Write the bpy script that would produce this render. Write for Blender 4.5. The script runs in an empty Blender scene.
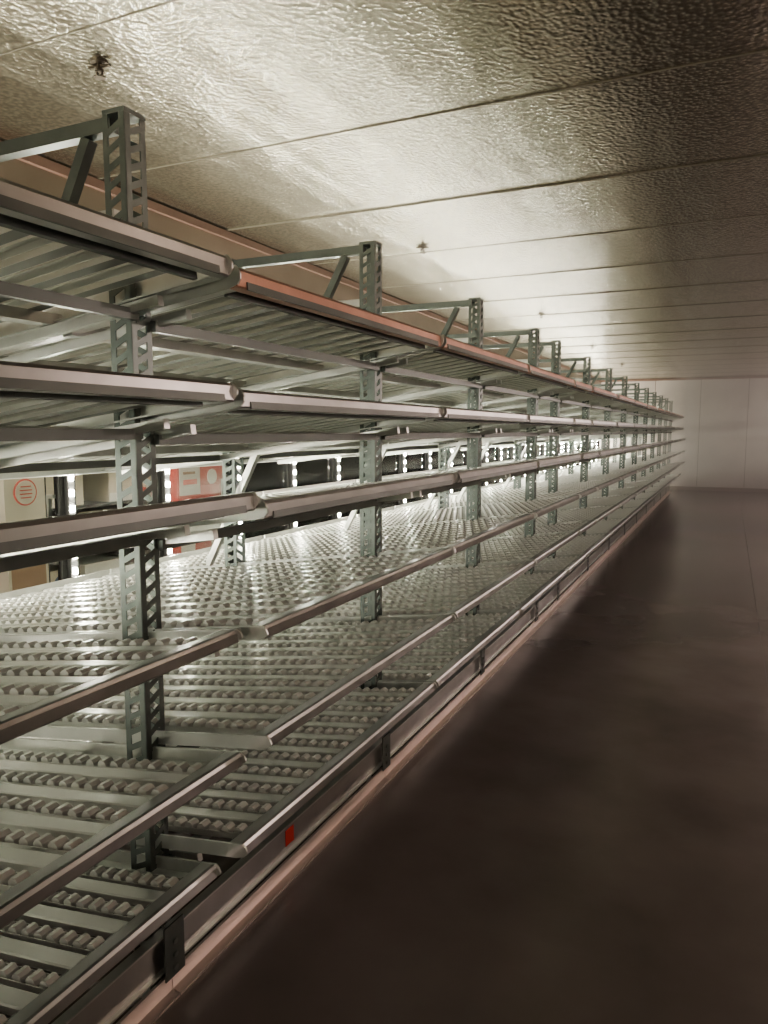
import bpy, math, random
from mathutils import Vector, Matrix
random.seed(23)
U = 1.45           # metres: camera to front post line
CAMZ = 1.108*U
CEIL = CAMZ + 1.0*U
XD = -2.35*U       # door wall
YF = 15.2*U        # far wall
YB = -3.0          # wall behind
XR = 1.65*U        # right wall
SL = 0.14
ang = math.atan(SL)
scene = bpy.context.scene
COL = scene.collection

# ---------------------------------------------------------------- materials
def mat(name, color, metallic=0.0, rough=0.5, emis=None, estr=0.0, noise=0.0, nscale=5.0, bump=0.0, bscale=40.0, spec=0.5, bdist=0.01):
    m = bpy.data.materials.new(name); m.use_nodes = True
    nt = m.node_tree; b = nt.nodes['Principled BSDF']
    b.inputs['Base Color'].default_value = (*color, 1)
    b.inputs['Metallic'].default_value = metallic
    b.inputs['Roughness'].default_value = rough
    b.inputs['Specular IOR Level'].default_value = spec
    if emis:
        b.inputs['Emission Color'].default_value = (*emis, 1)
        b.inputs['Emission Strength'].default_value = estr
    tc = nt.nodes.new('ShaderNodeTexCoord')
    if noise > 0:
        n = nt.nodes.new('ShaderNodeTexNoise'); n.inputs['Scale'].default_value = nscale
        n.inputs['Detail'].default_value = 6
        nt.links.new(tc.outputs['Object'], n.inputs['Vector'])
        r = nt.nodes.new('ShaderNodeValToRGB')
        r.color_ramp.elements[0].position = .3; r.color_ramp.elements[1].position = .7
        r.color_ramp.elements[0].color = (*[c*(1-noise) for c in color], 1)
        r.color_ramp.elements[1].color = (*[min(1, c*(1+noise)) for c in color], 1)
        nt.links.new(n.outputs['Fac'], r.inputs['Fac'])
        nt.links.new(r.outputs['Color'], b.inputs['Base Color'])
    if bump > 0:
        n2 = nt.nodes.new('ShaderNodeTexNoise'); n2.inputs['Scale'].default_value = bscale; n2.inputs['Detail'].default_value = 2
        nt.links.new(tc.outputs['Object'], n2.inputs['Vector'])
        bp = nt.nodes.new('ShaderNodeBump'); bp.inputs['Strength'].default_value = bump; bp.inputs['Distance'].default_value = bdist
        nt.links.new(n2.outputs['Fac'], bp.inputs['Height'])
        nt.links.new(bp.outputs['Normal'], b.inputs['Normal'])
    return m

M_galv = mat('galvanised_steel', (.68,.70,.67), .92, .29, noise=.12, nscale=9)
M_track = mat('roller_track_aluminium', (.88,.89,.85), .82, .29)
M_wheel = mat('roller_wheel', (.95,.96,.92), .6, .28)
M_gut = mat('track_channel_steel', (.34,.36,.34), .8, .4)
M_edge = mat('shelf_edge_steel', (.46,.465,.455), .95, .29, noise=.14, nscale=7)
M_edge_glow = mat('shelf_edge_red_glow', (.60,.33,.25), .92, .31, noise=.14, nscale=7)  # reddish glow on the top shelf edges, painted into the steel colour
M_dark = mat('dark_beam_steel', (.15,.17,.16), .7, .4, noise=.15)
M_post = mat('slotted_upright_steel', (.135,.16,.15), .85, .34, noise=.15, nscale=12)
M_kick = mat('kick_rail_steel', (.92,.80,.74), .85, .34, noise=.08)
M_red = mat('red_label', (.6,.02,.01), 0, .5)
def ceiling_material():
    m = bpy.data.materials.new('embossed_ceiling_metal'); m.use_nodes=True
    nt=m.node_tree; b=nt.nodes['Principled BSDF']
    b.inputs['Metallic'].default_value=1; b.inputs['Roughness'].default_value=.27
    tc=nt.nodes.new('ShaderNodeTexCoord')
    v=nt.nodes.new('ShaderNodeTexVoronoi'); v.inputs['Scale'].default_value=52; v.feature='SMOOTH_F1'
    nt.links.new(tc.outputs['Object'],v.inputs['Vector'])
    mp=nt.nodes.new('ShaderNodeMapping'); mp.inputs['Scale'].default_value=(3.4,.5,1)
    nt.links.new(tc.outputs['Object'],mp.inputs['Vector'])
    n=nt.nodes.new('ShaderNodeTexNoise'); n.inputs['Scale'].default_value=1.0; n.inputs['Detail'].default_value=1
    nt.links.new(mp.outputs['Vector'],n.inputs['Vector'])
    b1=nt.nodes.new('ShaderNodeBump'); b1.inputs['Strength'].default_value=1; b1.inputs['Distance'].default_value=.020
    nt.links.new(n.outputs['Fac'],b1.inputs['Height'])
    b2=nt.nodes.new('ShaderNodeBump'); b2.inputs['Strength'].default_value=1; b2.inputs['Distance'].default_value=.0028
    nt.links.new(v.outputs['Distance'],b2.inputs['Height']); nt.links.new(b1.outputs['Normal'],b2.inputs['Normal'])
    nt.links.new(b2.outputs['Normal'],b.inputs['Normal'])
    r=nt.nodes.new('ShaderNodeValToRGB'); r.color_ramp.elements[0].position=.1; r.color_ramp.elements[1].position=.6
    r.color_ramp.elements[0].color=(.62,.59,.47,1); r.color_ramp.elements[1].color=(.34,.325,.26,1)
    nt.links.new(v.outputs['Distance'],r.inputs['Fac']); nt.links.new(r.outputs['Color'],b.inputs['Base Color'])
    return m
M_ceil = ceiling_material()
M_seam = mat('ceiling_seam', (.22,.20,.16), .5, .5)
M_wall = mat('wall_panel', (.58,.52,.49), .2, .5, noise=.08, nscale=2, bump=.2, bscale=90, bdist=.003)
M_head = mat('door_header_panel', (.34,.30,.24), .9, .36, noise=.1, nscale=2)
M_wallseam = mat('wall_seam', (.22,.17,.15), 0, .6)
M_trim = mat('red_brown_trim', (.22,.13,.10), 0, .5)
M_floor = mat('dark_sealed_concrete', (.14,.120,.116), 0, .22, noise=.30, nscale=1.3, bump=.06, bscale=30, spec=.65)
M_joint = mat('floor_joint', (.06,.05,.048), 0, .7)
M_store = mat('store_floor', (.12,.10,.09), 0, .4)
M_black = mat('black_frame', (.02,.02,.02), .2, .4)
M_hous = mat('led_housing', (.10,.10,.10), .6, .4)
M_led = mat('led_diode', (1,1,1), 0, .5, emis=(1,.95,.76), estr=720)
M_brass = mat('sprinkler_brass', (.12,.10,.08), 1, .4)

m = bpy.data.materials.new('door_glass'); m.use_nodes = True
nt = m.node_tree; nt.nodes.clear()
o = nt.nodes.new('ShaderNodeOutputMaterial'); mx = nt.nodes.new('ShaderNodeMixShader')
t = nt.nodes.new('ShaderNodeBsdfTransparent'); g = nt.nodes.new('ShaderNodeBsdfGlossy')
t.inputs['Color'].default_value = (.92,.94,.92,1); g.inputs['Roughness'].default_value = .05
fr = nt.nodes.new('ShaderNodeFresnel'); fr.inputs['IOR'].default_value = 1.25
nt.links.new(fr.outputs[0], mx.inputs[0]); nt.links.new(t.outputs[0], mx.inputs[1]); nt.links.new(g.outputs[0], mx.inputs[2]); nt.links.new(mx.outputs[0], o.inputs[0])
M_glass = m

# ---------------------------------------------------------------- mesh builder
class MB:
    def __init__(s): s.v=[]; s.f=[]; s.m=[]; s.mats=[]
    def mi(s, mt):
        if mt not in s.mats: s.mats.append(mt)
        return s.mats.index(mt)
    def box(s, x0,x1,y0,y1,z0,z1, mt):
        s.hexa([(x0,y0,z0),(x1,y0,z0),(x1,y1,z0),(x0,y1,z0),(x0,y0,z1),(x1,y0,z1),(x1,y1,z1),(x0,y1,z1)], mt)
    def hexa(s, p, mt):
        b=len(s.v); s.v += [tuple(q) for q in p]; i=s.mi(mt)
        for f in ((0,3,2,1),(4,5,6,7),(0,1,5,4),(1,2,6,5),(2,3,7,6),(3,0,4,7)):
            s.f.append(tuple(b+k for k in f)); s.m.append(i)
    def bar(s, p0, p1, w, h, mt, up=(0,0,1)):
        p0=Vector(p0); p1=Vector(p1); d=(p1-p0).normalized(); upv=Vector(up)
        if abs(d.dot(upv))>.98: upv=Vector((0,1,0))
        r=d.cross(upv).normalized(); u2=r.cross(d).normalized()
        P=[]
        for q in (p0,p1):
            P.append([q+r*a*w/2+u2*c*h/2 for a,c in ((-1,-1),(1,-1),(1,1),(-1,1))])
        a,c=P
        s.hexa([a[0],a[1],c[1],c[0],a[3],a[2],c[2],c[3]], mt)
    def cyl(s, c, axis, r, L, n, mt, r2=None):
        r2 = r if r2 is None else r2
        b=len(s.v); i=s.mi(mt); ax={'x':0,'y':1,'z':2}[axis]; o=[k for k in range(3) if k!=ax]
        for e,rr in ((-.5,r),(.5,r2)):
            for k in range(n):
                a=2*math.pi*(k+.5)/n; p=list(c); p[ax]+=e*L; p[o[0]]+=rr*math.cos(a); p[o[1]]+=rr*math.sin(a); s.v.append(tuple(p))
        for k in range(n):
            s.f.append((b+k,b+(k+1)%n,b+n+(k+1)%n,b+n+k)); s.m.append(i)
        s.f.append(tuple(b+k for k in range(n))); s.m.append(i)
        s.f.append(tuple(b+n+k for k in range(n))); s.m.append(i)
    def poly(s, prof, y0, y1, mt):   # extrude xz profile along y
        b=len(s.v); n=len(prof); i=s.mi(mt)
        for y in (y0,y1):
            for (x,z) in prof: s.v.append((x,y,z))
        for k in range(n):
            s.f.append((b+k,b+(k+1)%n,b+n+(k+1)%n,b+n+k)); s.m.append(i)
        s.f.append(tuple(b+k for k in range(n))); s.m.append(i)
        s.f.append(tuple(b+n+k for k in range(n))); s.m.append(i)
    def mesh(s, name):
        me=bpy.data.meshes.new(name); me.from_pydata(s.v,[],s.f)
        for mt in s.mats: me.materials.append(mt)
        me.polygons.foreach_set('material_index', s.m)
        import bmesh
        bm=bmesh.new(); bm.from_mesh(me); bmesh.ops.recalc_face_normals(bm, faces=bm.faces); bm.to_mesh(me); bm.free()
        me.update(); return me
def obj(name, me, loc=(0,0,0), rot=(0,0,0), parent=None):
    o=bpy.data.objects.new(name, me); o.location=loc; o.rotation_euler=rot; COL.objects.link(o)
    if parent: o.parent=parent
    return o

# ---------------------------------------------------------------- shelf mesh
cache={}
def shelf_mesh(L, D, EH, top):
    key=(round(L,3),round(D,3),EH,top)
    if key in cache: return cache[key]
    b=MB(); h=L/2-.012; E = M_edge_glow if top else M_edge
    q=-EH+.012
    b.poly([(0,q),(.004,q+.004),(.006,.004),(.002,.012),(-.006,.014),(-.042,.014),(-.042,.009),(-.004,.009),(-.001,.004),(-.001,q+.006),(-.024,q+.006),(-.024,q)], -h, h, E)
    if EH>.04: b.box(.003,.0078,-h+.04,h-.04,q-.002,q+EH*.36, M_dark)   # dark strip along the lower edge face
    b.box(-.060,-.046,-h+.03,h-.06,q-.006,.004, M_dark)
    b.box(-D,-D+.012,-h,h,-.045,.035, M_galv)
    b.box(-D,-D+.05,-h,h,-.045,-.040, M_galv)
    for sgn in (-1,1):
        y=sgn*h
        n=[(-D,q),(-.02,q),(.006,q+.006),(.016,q*.55),(.018,-.008),(.014,.005),(.006,.015),(-D,.015)]
        b.poly(n, y-.003, y+.003, M_galv)
        ya,yb = (y, y-sgn*.032)
        b.box(-D,-.02,min(ya,yb),max(ya,yb),q,q+.004,M_galv)
    for x in (-D*.30,-D*.52,-D*.78):
        b.box(x-.018,x+.018,-h,h,-.045,-.014, M_galv)
    n=max(3,int(round((2*h-.06)/.128))); p=(2*h-.06)/n
    for k in range(n):
        y=-h+.03+p*(k+.5)
        w=.019
        b.box(-D+.012,-.047,y-w,y+w,-.015,-.012,M_gut)
        b.box(-D+.012,-.047,y-w-.002,y-w,-.015,.003,M_track)
        b.box(-D+.012,-.047,y+w,y+w+.002,-.015,.003,M_track)
        nx=int((D-.08)/.044)
        for j in range(nx):
            x=-.07-j*.044
            b.cyl((x,y,.001),'y',.0150,.030,8,M_wheel)
        if k<n-1:
            yy=y+p/2; x0,x1=-D+.012,-.047
            s0=len(b.v); mi=b.mi(M_track)
            pr=[(-.024,-.010),(-.024,.007),(-.020,.010),(.020,.010),(.024,.007),(.024,-.010),(.021,-.010),(.021,.005),(.018,.007),(-.018,.007),(-.021,.005),(-.021,-.010)]
            for xx in (x0,x1):
                for (dy,z) in pr: b.v.append((xx,yy+dy,z))
            for t in range(12):
                b.f.append((s0+t,s0+(t+1)%12,s0+12+(t+1)%12,s0+12+t)); b.m.append(mi)
            b.f.append(tuple(s0+t for t in range(12))); b.m.append(mi)
            b.f.append(tuple(s0+12+t for t in range(12))); b.m.append(mi)
    me=b.mesh('roller_shelf_mesh'+('_top' if top else '')); cache[key]=me; return me

# slotted upright (real slots: rails + slanted rungs)
def post_mesh(H):
    b=MB(); w=.036
    def face(axis, c, slant=1):
        t=.003
        for sgn in (-1,1):
            lo,hi=sorted((sgn*w, sgn*(w-.018)))
            if axis=='x': b.box(c-t/2,c+t/2,lo,hi,0,H,M_post)
            else: b.box(lo,hi,c-t/2,c+t/2,0,H,M_post)
        k=.02
        while k<H-.04:
            q=[]
            for (s1,dz) in ((-1,0),(1,.020*slant)):
                q.append((s1*(w-.016),k+dz))
            (a0,z0),(a1,z1)=q; th=.018
            if axis=='x':
                P=[(c-t/2,a0,z0),(c+t/2,a0,z0),(c+t/2,a1,z1),(c-t/2,a1,z1)]
            else:
                P=[(a0,c-t/2,z0),(a0,c+t/2,z0),(a1,c+t/2,z1),(a1,c-t/2,z1)]
            b.hexa(P+[(x,y,z+th) for x,y,z in P], M_post)
            k+=.044
    face('x', .036); face('y', -.036); face('y', .036,-1)
    b.box(-.036,.038,-.038,.038,H-.012,H,M_post)
    b.box(-.06,.06,-.055,.055,0,.006,M_galv)
    return b.mesh('slotted_upright_mesh')
HP=CAMZ+.56*U
PM=post_mesh(HP)
XP=-U; XPR=-1.518*U

def frame_mesh():
    b=MB()
    z=HP-.025
    b.bar((XP-.03,0,z),(XPR+.03,0,z),.036,.036,M_post)
    b.bar((XP-.12,0,z-.02),(XP-.24,0,z-.235),.03,.03,M_post)
    b.bar((XP-.03,0,z-.225),(XPR+.03,0,z-.225),.03,.03,M_galv)
    b.bar((XPR+.05,0,z-.02),(XPR+.16,0,z-.21),.03,.03,M_galv)
    b.bar((-1.40*U,0,CAMZ-.03*U),(-1.63*U,0,CAMZ-.46*U),.03,.03,M_galv)
    b.bar((XP-.04,0,.10),(XPR+.04,0,.42),.028,.028,M_galv)
    return b.mesh('frame_brace_mesh')
FM=frame_mesh()

# levels: (xfront, zoffset)
EHs=[.050,.046,.044,.034,.034,.036]
lev=[(.775,.270),(.772,.064),(.728,-.128),(.732,-.350),(.728,-.551),(.785,-.770)]
lev1=[(.779,.284),(.774,.074),(.735,-.112),(.774,-.356),(.772,-.582),(.835,-.812)]
posts=[-1.03,.022,1.055,2.054,3.075,4.10,4.68,5.78]
while posts[-1]<13.9: posts.append(posts[-1]+1.10)
XREAR=2.1
def z_at(lv,x):
    xf,zo=lv; return CAMZ+zo*U-SL*(x-xf)*U
for i in range(len(posts)-1):
    y0,y1=posts[i]*U,posts[i+1]*U; L=y1-y0; yc=(y0+y1)/2
    rack=bpy.data.objects.new('gravity_flow_rack',None); COL.objects.link(rack); rack.location=(XP,yc,0); rack.empty_display_size=.2
    def add(name,me,loc,rot=(0,0,0)):
        return obj(name,me,(loc[0]-XP,loc[1]-yc,loc[2]),rot,rack)
    LV=lev1 if i<=1 else lev
    for k,(xf,zo) in enumerate(LV):
        dx=random.uniform(-.006,.006) if i>2 else 0
        D=(XREAR-xf)*U/math.cos(ang)
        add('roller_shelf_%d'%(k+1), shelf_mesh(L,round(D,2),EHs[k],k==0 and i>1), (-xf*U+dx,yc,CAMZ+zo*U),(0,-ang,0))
    ends=[y0]+([y1] if i==len(posts)-2 else [])
    for y in ends:
        add('front_upright',PM,(XP,y,0)); add('rear_upright',PM,(XPR,y,0),(0,0,math.pi)); add('frame_braces',FM,(0,y,0))
    bb=MB()
    for k,lv in enumerate(LV):
        for xx in (1.0,1.518):
            z=z_at(lv,xx)-.050
            x=-xx*U-XP
            o=.045 if xx==1.0 else -.045
            zt = z-.004
            bb.box(x+o-.012,x+o+.012,-L/2+.03,L/2-.03,zt-.028,zt,M_dark)
        xf=lv[0]
        for s in (-1,1):
            yy=s*(L/2-.05)
            bb.bar((-(xf+.12)*U-XP,yy,z_at(lv,xf+.12)-.062),(-(XREAR-.12)*U-XP,yy,z_at(lv,XREAR-.12)-.062),.02,.026,M_galv)
    # bottom rack beam and kick rail
    bb.box(.040,.052,-L/2+.002,L/2-.002,.085,.19,M_edge)
    bb.box(.040,.070,-L/2+.002,L/2-.002,.19,.196,M_galv)
    bb.box(.040,.066,-L/2+.002,L/2-.002,.079,.085,M_galv)
    bb.poly([(.055,.0),(.095,.0),(.095,.006),(.068,.012),(.064,.058),(.055,.058)],-L/2+.002,L/2-.002,M_kick)
    bb.box(-.72,-.69,-L/2+.002,L/2-.002,.02,.11,M_galv)
    bb.box(.071,.076,-L/2-.035,-L/2+.045,.055,.215,M_post)
    for zz in (.08,.12,.16): bb.cyl((.078,-L/2+.005,zz),'x',.009,.006,8,M_dark)
    if i==2:
        bb.box(.0525,.0545,-.10,-.045,.105,.165,M_red)
    obj('beams',bb.mesh('beams_mesh'),(0,0,0),(0,0,0),rack)

# ---------------------------------------------------------------- room shell
def simple(name,*boxes):
    b=MB()
    for bx in boxes: b.box(*bx)
    return obj(name,b.mesh(name))
simple('floor',(XD,XR,YB,YF,-.1,0,M_floor))
ys=[]
yy=1.47*U-.84*U*5
while yy<YF:
    if yy>YB: ys.append(yy)
    yy+=.84*U
b=MB()
edges=[YB]+ys+[YF]
for a,c in zip(edges[:-1],edges[1:]):
    t1=random.uniform(0,.010); t3=t1+random.uniform(-.004,.004)
    b.hexa([(XD,a,CEIL+.006+t1*.3),(XR,a,CEIL+.006-t1*.3),(XR,c,CEIL+.006),(XD,c,CEIL+.006+t3*.5),(XD,a,CEIL+.1),(XR,a,CEIL+.1),(XR,c,CEIL+.1),(XD,c,CEIL+.1)],M_ceil)
ceil=obj('ceiling',b.mesh('ceiling'))
b=MB()
for yy in ys:
    b.box(XD,XR,yy-.002,yy+.002,CEIL+.002,CEIL+.014,M_seam)
obj('trim_1',b.mesh('ceiling_seams'))
b=MB()
b.box(.20*U-.002,.20*U+.002,YB,YF,.0,.001,M_joint)
obj('trim_2',b.mesh('floor_joints'))
b=MB(); b.box(XD,XR,YF,YF+.1,0,CEIL,M_wall)
x=XD+.3
while x<XR:
    b.box(x-.008,x+.008,YF-.004,YF,.12,CEIL,M_wallseam); x+=1.17
obj('wall_far',b.mesh('wall_far'))
simple('trim_3',(XD,XR,YF-.04,YF,CEIL-.05,CEIL,M_trim))
simple('baseboard_far',(XD,XR,YF-.02,YF,0,.10,M_wallseam))
b=MB(); b.box(XR,XR+.1,YB,YF,0,CEIL,M_wall)
y=YB+.5
while y<YF:
    b.box(XR-.004,XR,y-.006,y+.006,.1,CEIL,M_wallseam); y+=1.17
obj('wall_right',b.mesh('wall_right'))
simple('wall_back',(XD,XR,YB-.1,YB,0,CEIL,M_wall))
DH=2.05
simple('wall_left',(XD-.1,XD,YB,YF,DH+.006,CEIL,M_head))
simple('baseboard_left',(XD-.1,XD,YB,YF,0,.115,M_head))
simple('trim_4',(XD,XD+.03,YB,YF,CEIL-.05,CEIL,M_trim))

# doors + led strips
DW=.80
b=MB()
f=.035
e=.024
b.box(-.06,-.02,-DW/2+e,-DW/2+e+f,.12,DH,M_black); b.box(-.06,-.02,DW/2-e-f,DW/2-e,.12,DH,M_black)
b.box(-.06,-.02,-DW/2+e,DW/2-e,.12,.17,M_black); b.box(-.06,-.02,-DW/2+e,DW/2-e,DH-.05,DH,M_black)
b.box(-.045,-.035,-DW/2+.05,DW/2-.05,.17,DH-.05,M_glass)
b.box(-.10,-.085,DW/2-.08,DW/2-.055,.85,1.25,M_galv); b.box(-.09,-.05,DW/2-.08,DW/2-.055,.85,.87,M_galv); b.box(-.09,-.05,DW/2-.08,DW/2-.055,1.23,1.25,M_galv)
DM=b.mesh('cooler_door_mesh')
b=MB()
b.box(-.06,.0,-.02,.02,.12,DH,M_black)
b.box(0,.012,-.022,.022,.20,DH-.05,M_hous)
z=.25
def led(b,z):
    s=len(b.v); i=b.mi(M_led)
    for zz in (z,z+.034):
        b.v += [(.012,-.014,zz),(.024,-.007,zz),(.024,.007,zz),(.012,.014,zz)]
    for k in range(3):
        b.f.append((s+k,s+k+1,s+5+k,s+4+k)); b.m.append(i)
while z<DH-.1:
    led(b,z); z+=.09
LM=b.mesh('led_strip_mesh')
yc=.90*2.35*U
y=yc-DW*8
k=1
while y+DW<YF:
    if y>YB+.1:
        obj('led_light_strip',LM,(XD,y,0))
        obj('door_%d'%k,DM,(XD,y+DW/2,0)); k+=1
    y+=DW
obj('led_light_strip',LM,(XD,y,0))

# ---------------------------------------------------------------- store beyond the doors
simple('store_floor',(XD-6,XD-.1,YB,YF,-.1,0,M_store))
simple('store_wall',(XD-6.1,XD-6,YB,YF,0,CEIL,M_black))
simple('store_ceiling',(XD-6,XD-.1,YB,YF,CEIL,CEIL+.1,M_black))
cols=[(.62,.52,.40),(.55,.08,.06),(.80,.76,.70),(.10,.14,.25),(.34,.20,.12),(.60,.54,.46),(.62,.27,.08),(.14,.12,.11),(.66,.58,.46)]
pal=[mat('carton_%d'%i,c,0,.55) for i,c in enumerate(cols)]
gx=XD-.55
y=YB+.3
LZ=(.15,.47,.79,1.11,1.43)
while y<YF-1:
    b=MB()
    for z in LZ+(1.80,): b.box(gx-.5,gx+.02,y,y+1.2,z-.02,z,M_black)
    b.box(gx-.5,gx-.46,y,y+.05,0,2.1,M_black); b.box(gx+.02,gx+.05,y,y+.03,0,1.82,M_black)
    par=obj('store_display_shelf',b.mesh('store_display_shelf'))
    b=MB()
    for z in LZ:
        yy=y+.05
        while yy<y+1.05:
            w=random.choice((.18,.24,.30,.36)); h=random.uniform(.22,.285)
            w=min(w,y+1.18-yy)
            if random.random()<.94 and w>.1:
                mt=random.choice(pal); x1=gx-random.uniform(.0,.05)
                b.box(gx-.4,x1,yy,yy+w,z,z+h,mt)
                m2=random.choice(pal)
                c=random.random()
                if c<.35: b.box(x1,x1+.002,yy+.03,yy+w-.03,z+h*.35,z+h*.62,m2)
                elif c<.6: b.cyl((x1+.001,yy+w/2,z+h*.55),'x',min(w,h)*.3,.003,20,m2)
                elif c<.8: b.box(x1,x1+.002,yy,yy+w,z,z+h*.25,m2)
            yy+=w+random.uniform(.005,.03)
    obj('product_cartons',b.mesh('product_cartons'),parent=par)
    y+=1.2
# cardboard display stands in front of the store shelves
sx=XD-.36
b=MB()
b.box(sx-.10,sx,2.92,3.20,0,1.46,pal[8]); b.box(sx,sx+.003,2.94,3.18,.10,.95,pal[4])
b.cyl((sx+.002,3.06,1.25),'x',.080,.006,32,pal[1]); b.cyl((sx+.004,3.06,1.25),'x',.070,.008,32,pal[8])
for j in range(4): b.box(sx+.006,sx+.010,3.06-.045+.006*abs(j-1.5),3.06+.045-.006*abs(j-1.5),1.215+.022*j,1.222+.022*j,pal[1])
b.box(sx,sx+.003,2.95,3.17,1.02,1.08,pal[6]); b.box(sx,sx+.003,2.97,3.15,1.38,1.40,pal[4])
obj('cardboard_display_stand',b.mesh('display_stand_a'))
b=MB()
b.box(sx-.10,sx,4.40,4.97,0,1.42,pal[1]); b.box(sx,sx+.003,4.42,4.66,1.12,1.38,pal[2]); b.box(sx,sx+.003,4.42,4.95,.45,1.05,pal[2])
b.cyl((sx+.002,4.81,1.25),'x',.06,.006,32,pal[2]); b.box(sx+.003,sx+.006,4.46,4.62,1.2,1.24,pal[1]); b.box(sx+.003,sx+.006,4.46,4.60,1.28,1.30,pal[4]); b.box(sx+.003,sx+.006,4.5,4.87,.88,.94,pal[1]); b.cyl((sx+.004,4.68,.7),'x',.1,.006,32,pal[1])
obj('cardboard_display_stand',b.mesh('display_stand_b'))
b=MB()
b.box(sx-.10,sx,7.3,8.0,0,1.50,pal[5]); b.box(sx,sx+.003,7.35,7.95,.95,1.2,pal[6]); b.box(sx,sx+.003,7.35,7.6,1.24,1.46,pal[1]); b.box(sx,sx+.003,7.65,7.95,1.24,1.46,pal[3])
obj('cardboard_display_stand',b.mesh('display_stand_c'))

# ---------------------------------------------------------------- sprinkler heads
b=MB()
b.cyl((0,0,-.004),'z',.035,.008,20,M_brass)
b.cyl((0,0,-.02),'z',.010,.03,12,M_brass)
b.bar((-.014,0,-.03),(-.012,0,-.058),.006,.006,M_brass); b.bar((.014,0,-.03),(.012,0,-.058),.006,.006,M_brass)
b.cyl((0,0,-.034),'z',.018,.006,12,M_brass)
b.cyl((0,0,-.060),'z',.024,.004,12,M_brass)
b.bar((-.055,0,-.012),(.055,0,-.022),.012,.008,M_brass)
SM=b.mesh('sprinkler_mesh')
for (x,y) in ((-1.61,1.615),(-1.56,3.85),(-1.50,6.4),(-1.50,9.0),(-1.50,11.6)):
    obj('sprinkler_head',SM,(x*U,y*U,CEIL+.008))

# ---------------------------------------------------------------- unseen lamps added on the right wall for reddish aisle fill
M_fill_lens=mat('fill_lamp_lens',(1,.9,.8),0,.4,emis=(1,.8,.7),estr=6)
b=MB(); b.cyl((-.02,0,0),'x',.11,.04,24,M_galv); b.cyl((-.07,0,0),'x',.09,.06,24,M_fill_lens,.07)
LMP=b.mesh('aisle_fill_lamp_mesh')
for (y,e) in ((-1.4,24),(5.2,50),(11.0,64),(17.0,150)):
    obj('aisle_fill_lamp',LMP,(XR,y,2.3))
    l=bpy.data.lights.new('aisle_fill_bulb','POINT'); l.energy=e; l.color=(1,.75,.67); l.shadow_soft_size=.12
    lo=bpy.data.objects.new('aisle_fill_bulb',l); lo.location=(XR-.28,y,2.3); COL.objects.link(lo)
b=MB(); b.cyl((0,0,-.2),'z',.006,.4,8,M_black); b.cyl((0,0,-.45),'z',.14,.12,20,M_black,.05); b.cyl((0,0,-.52),'z',.10,.02,20,M_fill_lens)
PL=b.mesh('carton_fill_lamp_mesh')
for y in (1.7,3.8,6.6,9.4,13):  # unseen lamps added to brighten the cartons behind the doors
    obj('carton_fill_lamp',PL,(XD-.30,y,CEIL))
    l=bpy.data.lights.new('carton_fill_bulb','POINT'); l.energy=110; l.color=(1,.92,.8); l.shadow_soft_size=.1
    lo=bpy.data.objects.new('carton_fill_bulb',l); lo.location=(XD-.26,y,CEIL-.66); COL.objects.link(lo)

# cold-room mist drifting at the far end of the aisle
mm=bpy.data.materials.new('cold_mist'); mm.use_nodes=True; nt=mm.node_tree; nt.nodes.clear()
o=nt.nodes.new('ShaderNodeOutputMaterial'); vs=nt.nodes.new('ShaderNodeVolumeScatter')
vs.inputs['Color'].default_value=(.92,.80,.77,1); vs.inputs['Density'].default_value=.08; vs.inputs['Anisotropy'].default_value=.2
nt.links.new(vs.outputs[0],o.inputs['Volume'])
b=MB(); b.box(-1.04,XR-.35,11.5,YF-.06,.03,CEIL-.08,mm)
obj('cold_mist',b.mesh('cold_mist'))

w=bpy.data.worlds.new('world'); scene.world=w; w.use_nodes=True
w.node_tree.nodes['Background'].inputs[0].default_value=(.5,.45,.42,1)
w.node_tree.nodes['Background'].inputs[1].default_value=.05

cam=bpy.data.cameras.new('camera'); cam.sensor_fit='VERTICAL'; cam.sensor_height=36; cam.lens=26; cam.clip_start=.02
co=bpy.data.objects.new('camera',cam); COL.objects.link(co)
co.location=(0,0,CAMZ); co.rotation_euler=(math.radians(90-6.2),0,math.radians(24.95))
scene.camera=co
